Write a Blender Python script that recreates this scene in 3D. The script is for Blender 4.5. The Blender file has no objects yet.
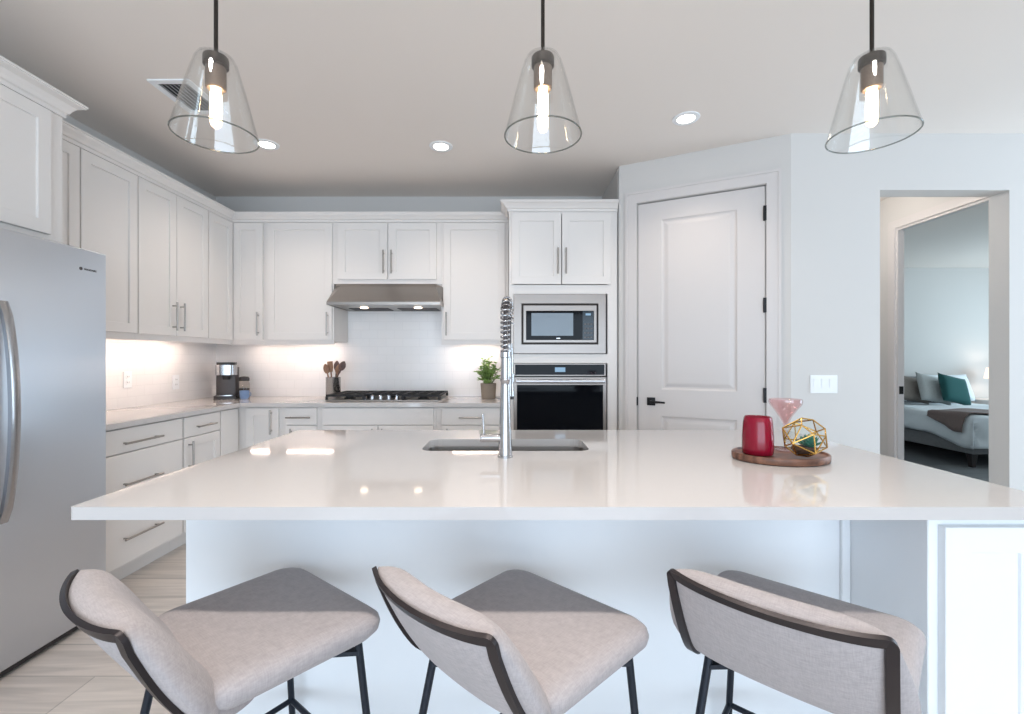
import bpy, bmesh, math, random
from mathutils import Vector, Matrix
random.seed(4)
PI = math.pi
S = bpy.context.scene
COL = S.collection
def R(d): return math.radians(d)

# ------------------------------------------------------------------ camera
cd = bpy.data.cameras.new('camera'); cam = bpy.data.objects.new('camera', cd); COL.objects.link(cam)
cam.location = (0, 0, 1.255); cam.rotation_euler = (R(90), 0, 0)
cd.sensor_fit = 'HORIZONTAL'; cd.sensor_width = 36; cd.lens = 36 * 455 / 1024
cd.shift_x = 1 / 1024; cd.shift_y = 2 / 1024; cd.clip_start = 0.05
S.camera = cam
# ------------------------------------------------------------------ world, exposure
vs = S.view_settings
S.display_settings.display_device = 'sRGB'
vs.view_transform = 'Standard'; vs.look = 'None'; vs.gamma = 1; vs.use_curve_mapping = False
vs.exposure = 0.36
W = bpy.data.worlds.new('sky'); S.world = W; W.use_nodes = True
bg = W.node_tree.nodes['Background']; bg.inputs[0].default_value = (.75, .87, 1, 1); bg.inputs[1].default_value = 1.0
# ------------------------------------------------------------------ lights: daylight through the openings
def area(name, loc, rot, sx, sy, watts, color):
    l = bpy.data.lights.new(name, 'AREA'); l.shape = 'RECTANGLE'; l.size = sx; l.size_y = sy
    l.energy = watts; l.color = color
    o = bpy.data.objects.new(name, l); COL.objects.link(o); o.location = loc; o.rotation_euler = rot
    return o
area('daylight_through_sliding_doors', (0.4, -4.45, 1.2), (R(90), 0, 0), 6.0, 2.35, 180, (.68, .835, 1))
area('daylight_through_side_window', (5.45, 1.85, 1.3), (R(90), 0, R(90)), 1.5, 2.1, 48, (.64, .83, 1))
area('daylight_through_bedroom_window', (8.75, 5.3, 1.5), (R(90), 0, R(90)), 2.4, 1.6, 66, (.66, .87, 1))
CAN_W, PEND_E, LED_E, HOOD_E = 5.5, 36.0, 30.0, 6.0

# ------------------------------------------------------------------ materials
def new_mat(name):
    m = bpy.data.materials.new(name); m.use_nodes = True
    return m, m.node_tree, m.node_tree.nodes['Principled BSDF']
def lin(c):
    f = lambda v: v / 12.92 if v <= .04045 else ((v + .055) / 1.055) ** 2.4
    return tuple(f(v / 255) for v in c) + (1,)
def mat(name, rgb, rough=.5, metal=0, spec=.5, noise=0, nscale=40, bump=0, **kw):
    m, t, b = new_mat(name)
    c = lin(rgb)
    b.inputs['Base Color'].default_value = c
    b.inputs['Roughness'].default_value = rough; b.inputs['Metallic'].default_value = metal
    b.inputs['Specular IOR Level'].default_value = spec
    for k, v in kw.items(): b.inputs[k.replace('_', ' ')].default_value = v
    if noise or bump:
        tc = t.nodes.new('ShaderNodeTexCoord'); n = t.nodes.new('ShaderNodeTexNoise')
        n.inputs['Scale'].default_value = nscale; n.inputs['Detail'].default_value = 5
        t.links.new(tc.outputs['Object'], n.inputs['Vector'])
        if noise:
            r = t.nodes.new('ShaderNodeMapRange'); r.inputs[3].default_value = 1 - noise; r.inputs[4].default_value = 1 + noise
            t.links.new(n.outputs['Fac'], r.inputs[0])
            v = t.nodes.new('ShaderNodeVectorMath'); v.operation = 'SCALE'; v.inputs[0].default_value = c[:3]
            t.links.new(r.outputs[0], v.inputs['Scale']); t.links.new(v.outputs[0], b.inputs['Base Color'])
        if bump:
            bp = t.nodes.new('ShaderNodeBump'); bp.inputs['Strength'].default_value = bump; bp.inputs['Distance'].default_value = .002
            t.links.new(n.outputs['Fac'], bp.inputs['Height']); t.links.new(bp.outputs[0], b.inputs['Normal'])
    return m
def emit(name, rgb, strength):
    m, t, b = new_mat(name); t.nodes.remove(b)
    e = t.nodes.new('ShaderNodeEmission'); e.inputs[0].default_value = lin(rgb); e.inputs[1].default_value = strength
    t.links.new(e.outputs[0], t.nodes['Material Output'].inputs[0]); return m
def glass(name, tint, ior=1.45, boost=1.0):
    m, t, b = new_mat(name); t.nodes.remove(b)
    tr = t.nodes.new('ShaderNodeBsdfTransparent'); tr.inputs[0].default_value = tint
    gl = t.nodes.new('ShaderNodeBsdfGlossy'); gl.inputs['Roughness'].default_value = .03
    lw = t.nodes.new('ShaderNodeLayerWeight'); lw.inputs[0].default_value = .5
    mx = t.nodes.new('ShaderNodeMixShader'); f0 = ((ior - 1) / (ior + 1)) ** 2 * boost
    pw = t.nodes.new('ShaderNodeMath'); pw.operation = 'POWER'; pw.inputs[1].default_value = 4.5
    mr = t.nodes.new('ShaderNodeMapRange'); mr.inputs[3].default_value = f0; mr.inputs[4].default_value = .85
    t.links.new(lw.outputs['Facing'], pw.inputs[0]); t.links.new(pw.outputs[0], mr.inputs[0]); t.links.new(mr.outputs[0], mx.inputs[0])
    t.links.new(tr.outputs[0], mx.inputs[1]); t.links.new(gl.outputs[0], mx.inputs[2])
    t.links.new(mx.outputs[0], t.nodes['Material Output'].inputs[0]); return m
def brushed(name, rgb, rough, scale, amt=.10, aniso=0):
    m, t, b = new_mat(name)
    b.inputs['Base Color'].default_value = lin(rgb); b.inputs['Metallic'].default_value = 1
    tc = t.nodes.new('ShaderNodeTexCoord'); mp = t.nodes.new('ShaderNodeMapping'); mp.inputs['Scale'].default_value = scale
    n = t.nodes.new('ShaderNodeTexNoise'); n.inputs['Scale'].default_value = 1; n.inputs['Detail'].default_value = 3
    r = t.nodes.new('ShaderNodeMapRange'); r.inputs[3].default_value = rough - amt; r.inputs[4].default_value = rough + amt
    t.links.new(tc.outputs['Object'], mp.inputs[0]); t.links.new(mp.outputs[0], n.inputs['Vector'])
    t.links.new(n.outputs['Fac'], r.inputs[0]); t.links.new(r.outputs[0], b.inputs['Roughness'])
    if aniso:
        b.inputs['Anisotropic'].default_value = aniso
        tg = t.nodes.new('ShaderNodeTangent'); tg.direction_type = 'RADIAL'; tg.axis = 'Z'; t.links.new(tg.outputs[0], b.inputs['Tangent'])
    return m
def fabric(name, rgb, amt=.11):
    m, t, b = new_mat(name); c = lin(rgb)
    b.inputs['Roughness'].default_value = .95; b.inputs['Specular IOR Level'].default_value = .15
    b.inputs['Sheen Weight'].default_value = .15
    tc = t.nodes.new('ShaderNodeTexCoord')
    outs = []
    for sc in ((420, 50, 50), (50, 420, 50), (60, 60, 420)):
        mp = t.nodes.new('ShaderNodeMapping'); mp.inputs['Scale'].default_value = sc
        n = t.nodes.new('ShaderNodeTexNoise'); n.inputs['Scale'].default_value = 1; n.inputs['Detail'].default_value = 2
        t.links.new(tc.outputs['Object'], mp.inputs[0]); t.links.new(mp.outputs[0], n.inputs['Vector']); outs.append(n)
    a = t.nodes.new('ShaderNodeMath'); a.operation = 'ADD'; a2 = t.nodes.new('ShaderNodeMath'); a2.operation = 'ADD'
    t.links.new(outs[0].outputs['Fac'], a.inputs[0]); t.links.new(outs[1].outputs['Fac'], a.inputs[1])
    t.links.new(a.outputs[0], a2.inputs[0]); t.links.new(outs[2].outputs['Fac'], a2.inputs[1])
    r = t.nodes.new('ShaderNodeMapRange'); r.inputs[1].default_value = 1.1; r.inputs[2].default_value = 1.9
    r.inputs[3].default_value = 1 - amt; r.inputs[4].default_value = 1 + amt
    t.links.new(a2.outputs[0], r.inputs[0])
    v = t.nodes.new('ShaderNodeVectorMath'); v.operation = 'SCALE'; v.inputs[0].default_value = c[:3]
    t.links.new(r.outputs[0], v.inputs['Scale']); t.links.new(v.outputs[0], b.inputs['Base Color'])
    bp = t.nodes.new('ShaderNodeBump'); bp.inputs['Strength'].default_value = .25; bp.inputs['Distance'].default_value = .002
    t.links.new(a2.outputs[0], bp.inputs['Height']); t.links.new(bp.outputs[0], b.inputs['Normal'])
    return m
def bricks(name, c1, c2, cm, bw, bh, mortar, rough, axes, offset=.5, grain=None, bump=.2):
    """brick pattern; axes picks the two object axes that run along and across the bricks"""
    m, t, b = new_mat(name)
    tc = t.nodes.new('ShaderNodeTexCoord'); sp = t.nodes.new('ShaderNodeSeparateXYZ'); cb = t.nodes.new('ShaderNodeCombineXYZ')
    t.links.new(tc.outputs['Object'], sp.inputs[0])
    t.links.new(sp.outputs[axes[0]], cb.inputs[0]); t.links.new(sp.outputs[axes[1]], cb.inputs[1])
    k = t.nodes.new('ShaderNodeTexBrick'); k.offset = offset
    k.inputs['Color1'].default_value = lin(c1); k.inputs['Color2'].default_value = lin(c2); k.inputs['Mortar'].default_value = lin(cm)
    k.inputs['Scale'].default_value = 1; k.inputs['Mortar Size'].default_value = mortar; k.inputs['Mortar Smooth'].default_value = .1
    k.inputs['Brick Width'].default_value = bw; k.inputs['Row Height'].default_value = bh; k.inputs['Bias'].default_value = 0
    t.links.new(cb.outputs[0], k.inputs['Vector'])
    src = k.outputs['Color']
    if grain:
        mp = t.nodes.new('ShaderNodeMapping'); mp.inputs['Scale'].default_value = grain
        n = t.nodes.new('ShaderNodeTexNoise'); n.inputs['Scale'].default_value = 1; n.inputs['Detail'].default_value = 7; n.inputs['Distortion'].default_value = 1.2
        r = t.nodes.new('ShaderNodeMapRange'); r.inputs[1].default_value = .3; r.inputs[2].default_value = .7; r.inputs[3].default_value = .80; r.inputs[4].default_value = 1.12
        v = t.nodes.new('ShaderNodeVectorMath'); v.operation = 'SCALE'
        t.links.new(tc.outputs['Object'], mp.inputs[0]); t.links.new(mp.outputs[0], n.inputs['Vector']); t.links.new(n.outputs['Fac'], r.inputs[0])
        t.links.new(src, v.inputs[0]); t.links.new(r.outputs[0], v.inputs['Scale']); src = v.outputs[0]
    t.links.new(src, b.inputs['Base Color']); b.inputs['Roughness'].default_value = rough
    if bump:
        bp = t.nodes.new('ShaderNodeBump'); bp.inputs['Strength'].default_value = bump; bp.inputs['Distance'].default_value = .002; bp.invert = True
        t.links.new(k.outputs['Fac'], bp.inputs['Height']); t.links.new(bp.outputs[0], b.inputs['Normal'])
    return m
def wood(name, c1, c2, scale, rough=.45):
    m, t, b = new_mat(name)
    tc = t.nodes.new('ShaderNodeTexCoord'); mp = t.nodes.new('ShaderNodeMapping'); mp.inputs['Scale'].default_value = scale
    n = t.nodes.new('ShaderNodeTexNoise'); n.inputs['Scale'].default_value = 1; n.inputs['Detail'].default_value = 6; n.inputs['Distortion'].default_value = 1
    cr = t.nodes.new('ShaderNodeValToRGB'); cr.color_ramp.elements[0].position = .35; cr.color_ramp.elements[1].position = .68
    cr.color_ramp.elements[0].color = lin(c1); cr.color_ramp.elements[1].color = lin(c2)
    t.links.new(tc.outputs['Object'], mp.inputs[0]); t.links.new(mp.outputs[0], n.inputs['Vector'])
    t.links.new(n.outputs['Fac'], cr.inputs[0]); t.links.new(cr.outputs[0], b.inputs['Base Color']); b.inputs['Roughness'].default_value = rough
    return m

M = {}
M['wall'] = mat('wall_paint', (212, 209, 206), .85, spec=.2, bump=.05, nscale=180)
M['ceiling'] = mat('ceiling_paint', (240, 232, 225), .9, spec=.1, bump=.05, nscale=120)
M['trim'] = mat('white_trim_paint', (214, 209, 207), .4, bump=.01, nscale=60)
M['cab'] = mat('white_cabinet_paint', (232, 227, 223), .38, bump=.01, nscale=60)
M['island'] = mat('island_white_paint', (238, 241, 244), .45, bump=.01, nscale=60)
M['quartz'] = mat('white_quartz', (202, 198, 196), .06, spec=.6, noise=.012, nscale=60)
M['tile'] = bricks('subway_tile', (245, 243, 242), (247, 245, 244), (240, 238, 237), .152, .076, .0022, .16, (0, 2), bump=.15)
M['tile_side'] = bricks('subway_tile_side', (245, 243, 242), (247, 245, 244), (240, 238, 237), .152, .076, .0022, .16, (1, 2), bump=.15)
M['floor'] = bricks('wood_look_floor_tile', (222, 213, 205), (208, 198, 190), (180, 172, 165), 1.2, .2, .003, .35, (0, 1), offset=.37, grain=(1.6, 26, 1), bump=.1)
M['bedfloor'] = bricks('bedroom_plank_floor', (138, 140, 142), (118, 122, 126), (84, 88, 92), 1.2, .2, .004, .45, (0, 1), offset=.37, grain=(1.6, 26, 1), bump=.1)
M['steel'] = brushed('brushed_steel', (216, 221, 228), .40, (1.5, 1.5, 90), .02, .85)  # slight blue in the base colour stands in for cool reflections
M['steelv'] = brushed('brushed_steel_across', (168, 162, 157), .30, (2, 2, 120), .03)
M['appl'] = brushed('warm_brushed_steel', (138, 131, 126), .34, (2, 2, 120), .03)
M['chrome'] = mat('satin_chrome', (180, 180, 182), .24, 1, noise=.02)
M['nickel'] = mat('brushed_nickel', (168, 163, 158), .3, 1, noise=.03)
M['black'] = mat('black_metal', (26, 26, 28), .42, .4, noise=.05)
M['bronze'] = mat('dark_bronze_metal', (52, 46, 42), .45, .7, noise=.05)
M['copper'] = mat('warm_bronze_socket', (122, 108, 98), .4, .6, noise=.05)
M['legs'] = mat('blue_black_steel', (38, 44, 54), .42, .5, noise=.05)
M['strip'] = mat('dark_brown_steel_strip', (44, 38, 40), .38, .4, noise=.05)
M['iron'] = mat('cast_iron', (34, 34, 36), .55, .3, noise=.1, bump=.2, nscale=200)
M['bglass'] = mat('black_oven_glass', (8, 11, 17), .06, 0, .10, noise=.02)
M['screen'] = mat('microwave_window_mesh', (112, 122, 130), .3, .2, noise=.04, nscale=300)
M['ctrl'] = mat('control_panel_glass', (30, 44, 54), .12, 0, .3, noise=.03)
M['disp'] = emit('lit_clock_display', (150, 185, 215), .8)
M['dplastic'] = mat('dark_plastic', (38, 36, 38), .4, noise=.05)
M['gplastic'] = mat('graphite_plastic', (74, 68, 68), .4, noise=.05)
M['plate'] = mat('white_switch_plastic', (244, 246, 248), .35, noise=.005)
M['seat'] = fabric('greige_weave', (172, 165, 165))
M['cream'] = fabric('cream_weave', (222, 212, 206))
M['shade'] = glass('clear_glass', (.985, .985, .98, 1), 1.45, 2.2)
M['pink'] = glass('pink_glass', (.98, .86, .86, 1), 1.5, 2.2)
M['clear'] = glass('terrarium_glass', (.95, .97, .96, 1), 1.5, 1.0)
M['bulbglass'] = emit('glowing_bulb_glass', (255, 222, 180), PEND_E)
M['rim'] = glass('glass_rim', (.60, .62, .60, 1), 1.5, 2.0)
M['can'] = emit('warm_downlight_lens', (255, 246, 232), 9)
M['led'] = emit('under_cabinet_led', (255, 230, 214), LED_E)
M['hoodlamp'] = emit('hood_lamp_lens', (255, 232, 205), HOOD_E)
M['red'] = mat('red_glazed_ceramic', (134, 12, 40), .14, 0, .4, noise=.18, nscale=14)
M['tray'] = wood('walnut_tray', (84, 54, 42), (146, 102, 80), (6, 40, 20))
M['gold'] = mat('brass_wire', (214, 172, 96), .25, 1, noise=.03)
M['soil'] = mat('dark_pebbles', (70, 48, 34), .9, noise=.4, nscale=90, bump=.6)
M['succ'] = mat('succulent_green', (38, 116, 96), .5, noise=.25, nscale=50)
M['leaf'] = mat('leaf_green', (134, 168, 92), .5, noise=.3, nscale=60)
M['pot'] = mat('taupe_pot', (152, 138, 124), .8, noise=.06, bump=.2)
M['stem'] = mat('green_stem', (88, 104, 60), .7, noise=.2)
M['spoon'] = wood('utensil_wood', (120, 82, 60), (172, 132, 104), (40, 40, 8))
M['dspoon'] = wood('dark_utensil_wood', (74, 54, 50), (112, 86, 78), (40, 40, 8))
M['jar'] = glass('jar_glass', (.86, .83, .80, 1), 1.5, 1.4)
M['bluecup'] = mat('blue_ceramic', (122, 150, 190), .3, noise=.1)
M['coffee'] = mat('dark_coffee', (58, 40, 32), .8, noise=.3, nscale=120)
M['sheet'] = mat('white_bedding', (226, 232, 236), .9, spec=.1, noise=.03, nscale=12, bump=.3)
M['taupe'] = fabric('taupe_throw', (128, 112, 108))
M['ptaupe'] = fabric('taupe_pillow_linen', (140, 132, 126))
M['pgrey'] = fabric('pale_grey_pillow_linen', (186, 190, 190))
M['pgreen'] = fabric('teal_velvet', (40, 88, 88))
M['bedframe'] = fabric('grey_bed_upholstery', (128, 128, 130))
M['darkwood'] = wood('dark_wood_leg', (28, 22, 22), (50, 40, 38), (30, 30, 6))
M['lampshade'] = emit('glowing_lamp_shade', (255, 222, 200), 1.4)

# ------------------------------------------------------------------ helpers
def meta(o, label=None, cat=None, group=None, kind=None):
    if label: o['label'] = label
    if cat: o['category'] = cat
    if group: o['group'] = group
    if kind: o['kind'] = kind
    return o
def thing(name, label, cat, loc=(0, 0, 0), rz=0, group=None):
    o = bpy.data.objects.new(name, None); COL.objects.link(o)
    o.location = loc; o.rotation_euler = (0, 0, rz); o.empty_display_size = .1
    return meta(o, label, cat, group)
def children(o): return [c for c in bpy.data.objects if c.parent is o]
def copy_tree(o, parent=None):
    c = o.copy(); COL.objects.link(c)
    if parent is not None:
        c.parent = parent
    for ch in children(o): copy_tree(ch, c)
    return c
class MB:
    def __init__(s): s.b = bmesh.new()
    def box(s, x0, x1, y0, y1, z0, z1, bev=0, seg=2):
        n0 = set(s.b.verts)
        r = bmesh.ops.create_cube(s.b, size=1)
        vs_ = r['verts']
        for v in vs_:
            v.co = Vector(((x0 + x1) / 2 + v.co.x * (x1 - x0), (y0 + y1) / 2 + v.co.y * (y1 - y0), (z0 + z1) / 2 + v.co.z * (z1 - z0)))
        if bev:
            es = {e for v in vs_ for e in v.link_edges}
            bmesh.ops.bevel(s.b, geom=list(es), offset=bev, segments=seg, affect='EDGES', profile=.5)
        return s
    def verts(s, cos): return [s.b.verts.new(c) for c in cos]
    def face(s, vs_):
        try: return s.b.faces.new(vs_)
        except ValueError: return None
    def loft(s, rings, close=True, cap0=True, cap1=True):
        rr = [s.verts(r) for r in rings]
        n = len(rr[0])
        for a, b in zip(rr, rr[1:]):
            for i in range(n if close else n - 1):
                j = (i + 1) % n
                s.face((a[i], a[j], b[j], b[i]))
        if cap0: s.face(rr[0][::-1])
        if cap1: s.face(rr[-1])
        return s
    def lathe(s, prof, cx=0, cy=0, n=32, sx=1, sy=1, cap0=True, cap1=True):
        rings = [[(cx + r * sx * math.cos(2 * PI * i / n), cy + r * sy * math.sin(2 * PI * i / n), z) for i in range(n)] for r, z in prof]
        return s.loft(rings, True, cap0, cap1)
    def tube(s, pts, r, n=10, caps=True):
        pts = [Vector(p) for p in pts]
        rs = r if isinstance(r, (list, tuple)) else [r] * len(pts)
        rings = []
        up = None
        for i, p in enumerate(pts):
            a = pts[max(i - 1, 0)]; c = pts[min(i + 1, len(pts) - 1)]
            t = (c - a).normalized()
            if up is None:
                up = t.orthogonal().normalized()
            u = (up - t * up.dot(t))
            u = u.normalized() if u.length > 1e-6 else t.orthogonal().normalized()
            up = u; w = t.cross(u)
            rings.append([tuple(p + (u * math.cos(2 * PI * k / n) + w * math.sin(2 * PI * k / n)) * rs[i]) for k in range(n)])
        return s.loft(rings, True, caps, caps)
    def bar(s, p0, p1, w, h, up=(0, 0, 1)):
        p0 = Vector(p0); p1 = Vector(p1); t = (p1 - p0).normalized(); up = Vector(up)
        a = t.cross(up).normalized() * w / 2; b = a.cross(t).normalized() * h / 2
        return s.loft([[tuple(p + a + b), tuple(p - a + b), tuple(p - a - b), tuple(p + a - b)] for p in (p0, p1)])
    def strip(s, pts, nrm, w, th):
        rings = []
        for i, p in enumerate(pts):
            t = (pts[min(i + 1, len(pts) - 1)] - pts[max(i - 1, 0)]).normalized()
            n = nrm[i].normalized(); b = t.cross(n).normalized(); n = b.cross(t).normalized()
            rings.append([tuple(p + b * w / 2 + n * th / 2), tuple(p - b * w / 2 + n * th / 2), tuple(p - b * w / 2 - n * th / 2), tuple(p + b * w / 2 - n * th / 2)])
        return s.loft(rings)
    def prism(s, poly, axis, a, b):
        """poly: 2-D outline; axis: index of the extrude axis; the other two axes in order"""
        def put(p, v):
            c = list(p); c.insert(axis, v); return tuple(c)
        return s.loft([[put(p, a) for p in poly], [put(p, b) for p in poly]])
    def holed(s, outer, inner, z0, z1):
        """flat slab with a hole"""
        lo = []
        for z in (z0, z1):
            a = s.verts([(x, y, z) for x, y in outer]); b = s.verts([(x, y, z) for x, y in inner])
            ed = [s.b.edges.new((l[i], l[(i + 1) % len(l)])) for l in (a, b) for i in range(len(l))]
            bmesh.ops.triangle_fill(s.b, edges=ed, use_beauty=True, use_dissolve=False)
            lo.append((a, b))
        for k in (0, 1):
            p, q = lo[0][k], lo[1][k]
            for i in range(len(p)):
                j = (i + 1) % len(p); s.face((p[i], p[j], q[j], q[i]))
        return s
    def xf(s, mtx):
        bmesh.ops.transform(s.b, matrix=mtx, verts=s.b.verts[:]); return s
    def build(s, name, m, parent=None, smooth=None, label=None, normals=True):
        if normals: bmesh.ops.recalc_face_normals(s.b, faces=s.b.faces[:])
        me = bpy.data.meshes.new(name); s.b.to_mesh(me); s.b.free()
        me.materials.append(m)
        o = bpy.data.objects.new(name, me); COL.objects.link(o)
        if parent is not None: o.parent = parent
        if smooth is not None:
            for p in me.polygons: p.use_smooth = True
            if smooth < 180:
                me.set_sharp_from_angle(angle=R(smooth))
        if label: o['label'] = label
        return o
def struct(mb, name, m, parent=None, smooth=None, label=None):
    o = mb.build(name, m, parent, smooth)
    if parent is None: o['kind'] = 'structure'
    if label: o['label'] = label
    return o
def rrect(x0, x1, y0, y1, r, n=6):
    pts = []
    for cx, cy, a in ((x1 - r, y1 - r, 0), (x0 + r, y1 - r, 90), (x0 + r, y0 + r, 180), (x1 - r, y0 + r, 270)):
        for i in range(n + 1):
            t = R(a + 90 * i / n); pts.append((cx + r * math.cos(t), cy + r * math.sin(t)))
    return pts
def text_mesh(name, body, size, m, parent, loc, rot, depth=.0008):
    cu = bpy.data.curves.new(name, 'FONT'); cu.body = body; cu.size = size; cu.extrude = depth; cu.align_x = 'LEFT'
    tmp = bpy.data.objects.new('tmp', cu); COL.objects.link(tmp)
    dg = bpy.context.evaluated_depsgraph_get()
    me = bpy.data.meshes.new_from_object(tmp.evaluated_get(dg)); bpy.data.objects.remove(tmp); bpy.data.curves.remove(cu)
    me.materials.clear(); me.materials.append(m); me.name = name
    o = bpy.data.objects.new(name, me); COL.objects.link(o); o.parent = parent; o.location = loc; o.rotation_euler = rot
    return o

# ------------------------------------------------------------------ the setting
CZ = 2.74
XL, YB = -2.70, 4.16
struct(MB().box(XL - .1, 5.5, -4.5, 5.1, -.1, 0), 'floor', M['floor'])
struct(MB().box(3.56, 9.2, 3.0, 7.6, -.1, .001), 'floor_bedroom', M['bedfloor'])
struct(MB().box(XL - .1, 9.2, -4.6, 7.6, CZ, CZ + .1), 'ceiling', M['ceiling'])
struct(MB().box(XL - .1, .93, YB, YB + .1, 0, CZ), 'wall_back', M['wall'])
struct(MB().box(XL - .1, XL, -4.5, YB, 0, CZ), 'wall_left', M['wall'])
# rear wall with a wide sliding-door opening, right wall with a window opening (both behind the camera)
wr = MB(); wr.box(XL - .1, -2.65, -4.6, -4.5, 0, CZ); wr.box(3.45, 5.6, -4.6, -4.5, 0, CZ); wr.box(-2.65, 3.45, -4.6, -4.5, 2.45, CZ)
struct(wr, 'wall_rear', M['wall'])
ws = MB(); ws.box(5.5, 5.6, -4.5, 1.05, 0, CZ); ws.box(5.5, 5.6, 2.65, 2.994, 0, CZ); ws.box(5.5, 5.6, 1.05, 2.65, 0, .2); ws.box(5.5, 5.6, 1.05, 2.65, 2.4, CZ)
struct(ws, 'wall_side', M['wall'])
# pantry: short return and the angled wall with its door
P1, P2 = Vector((.832, 3.505, 0)), Vector((1.842, 2.994, 0))
struct(MB().box(.832, .93, 3.55, YB, 0, CZ), 'wall_return', M['wall'])
pd = (P2 - P1); PL = pd.length; PA = math.atan2(pd.y, pd.x)
def on_pantry(o): o.location = P1; o.rotation_euler = (0, 0, PA); return o
D0, D1, DT = .138, .988, 2.43
wp = MB(); wp.box(0, D0, 0, .1, 0, CZ); wp.box(D1, PL, 0, .1, 0, CZ); wp.box(D0, D1, 0, .1, DT, CZ)
on_pantry(struct(wp, 'wall_pantry', M['wall']))
def casing(name, x0, x1, zt, w=.085, th=.018, y=0):
    m = MB()
    for a, b, inner in ((x0 - w, x0, 1), (x1, x1 + w, -1)):
        m.box(a, b, y - th * .7, y, 0, zt + w)
        m.box(a if inner > 0 else b - .018, a + .018 if inner > 0 else b, y - th, y, 0, zt + w)
    m.box(x0, x1, y - th * .7, y, zt, zt + w)
    m.box(x0 - w + .018, x1 + w - .018, y - th, y, zt + w - .018, zt + w)
    return struct(m, name, M['trim'])
on_pantry(casing('trim_1', D0 - .004, D1 + .004, DT + .002))
dr = bpy.data.objects.new('door_1', None); COL.objects.link(dr); dr['kind'] = 'structure'; on_pantry(dr)
DA, DB, DH = .1435, .983, 2.423
def panel_door(x0, x1, z0, z1, y0, th, rects):
    """slab with moulded recessed panels (front face at y0)"""
    m = MB()
    xs = sorted({x0, x1} | {r[0] for r in rects} | {r[1] for r in rects})
    px0, px1 = rects[0][0], rects[0][1]
    m.box(x0, px0, y0, y0 + th, z0, z1); m.box(px1, x1, y0, y0 + th, z0, z1)
    zs = sorted(rects, key=lambda r: r[2]); zc = z0
    for r in zs:
        m.box(px0, px1, y0, y0 + th, zc, r[2]); zc = r[3]
    m.box(px0, px1, y0, y0 + th, zc, z1)
    for a, b, c, d in rects:
        rings = []
        for ins, dp in ((0, 0), (.012, .010), (.022, .011), (.045, .004), (.055, .003)):
            rings.append([(a + ins, y0 + dp, c + ins), (b - ins, y0 + dp, c + ins), (b - ins, y0 + dp, d - ins), (a + ins, y0 + dp, d - ins)])
        m.loft(rings, True, False, True)
    return m
panel_door(DA, DB, .008, DH, .012, .04, [(.31, .815, .20, .832), (.31, .815, 1.028, 2.29)]).build('door_panel', M['trim'], dr)
lv = MB(); lv.box(.209, .269, .0, .012, .908, .968, .003); lv.tube([(.239, .0, .938), (.239, -.045, .938)], .009)
lv.tube([(.239, -.045, .938), (.30, -.047, .938), (.345, -.047, .936)], [.010, .008, .007]); lv.build('door_handle', M['black'], dr, 40)
for z in (2.238, 1.618, 1.01):
    MB().box(.972, .996, -.004, .012, z - .05, z + .05, .002).build('hinge', M['black'], dr)
MB().box(.132, .142, -.004, .012, .905, .968).build('strike_plate', M['black'], dr)
# right wall with the open passage to the hall
OX0, OX1, OT, YR, TH = 2.428, 3.28, 2.367, 2.994, .13
w = MB(); w.box(1.842, OX0, YR, YR + TH, 0, CZ); w.box(OX1, 9.2, YR, YR + TH, 0, CZ); w.box(OX0, OX1, YR, YR + TH, OT, CZ)
struct(w, 'wall_right', M['wall'])
# hall wall with the bedroom door opening
HX, HT = 3.47, 2.43
BY0, BY1 = 3.22, 4.10
w = MB(); w.box(HX, HX + .055, YR + TH, BY0, 0, CZ); w.box(HX, HX + .055, BY1, 7.5, 0, CZ); w.box(HX, HX + .055, BY0, BY1, HT, CZ)
struct(w, 'wall_hall', M['wall'])
w = MB(); w.box(2.1, 2.2, YR + TH, 5.0, 0, CZ); w.box(2.1, HX, 5.0, 5.1, 0, CZ)
struct(w, 'wall_hall_end', M['wall'])
w = MB()
w.box(HX - .016, HX, BY1, BY1 + .07, 0, HT + .07); w.box(HX - .016, HX, BY0 - .07, BY0, 0, HT + .07); w.box(HX - .016, HX, BY0, BY1, HT, HT + .07)
w.box(HX, HX + .055, BY1 - .02, BY1, 0, HT); w.box(HX, HX + .055, BY0, BY1 - .02, HT - .02, HT)
struct(w, 'trim_2', M['trim'])
MBS = MB().box(HX + .01, HX + .045, BY1 - .026, BY1 - .0195, .94, 1.01)
struct(MBS, 'trim_3', M['black'])
# bedroom walls
struct(MB().box(3.56, 9.2, 7.4, 7.5, 0, CZ), 'wall_bedroom_far', M['wall'])
w = MB(); w.box(8.8, 8.9, 3.1, 4.1, 0, CZ); w.box(8.8, 8.9, 6.5, 7.4, 0, CZ); w.box(8.8, 8.9, 4.1, 6.5, 0, .7); w.box(8.8, 8.9, 4.1, 6.5, 2.3, CZ)
struct(w, 'wall_bedroom_side', M['wall'])
# baseboards
on_pantry(struct(MB().box(D1 + .09, PL - .005, -.014, 0, 0, .13, .003), 'baseboard_pantry', M['trim']))
struct(MB().box(1.86, OX0, YR - .014, YR, 0, .13, .003), 'baseboard_right', M['trim'])
struct(MB().box(3.56, 8.8, 7.386, 7.4, 0, .13, .003), 'baseboard_bedroom', M['trim'])
# tiled backsplash
struct(MB().box(XL + .008, -.022, YB - .008, YB, .914, 1.93), 'backsplash_back', M['tile'])
struct(MB().box(XL, XL + .008, 2.26, YB, .914, 1.44), 'backsplash_left', M['tile_side'])

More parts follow.
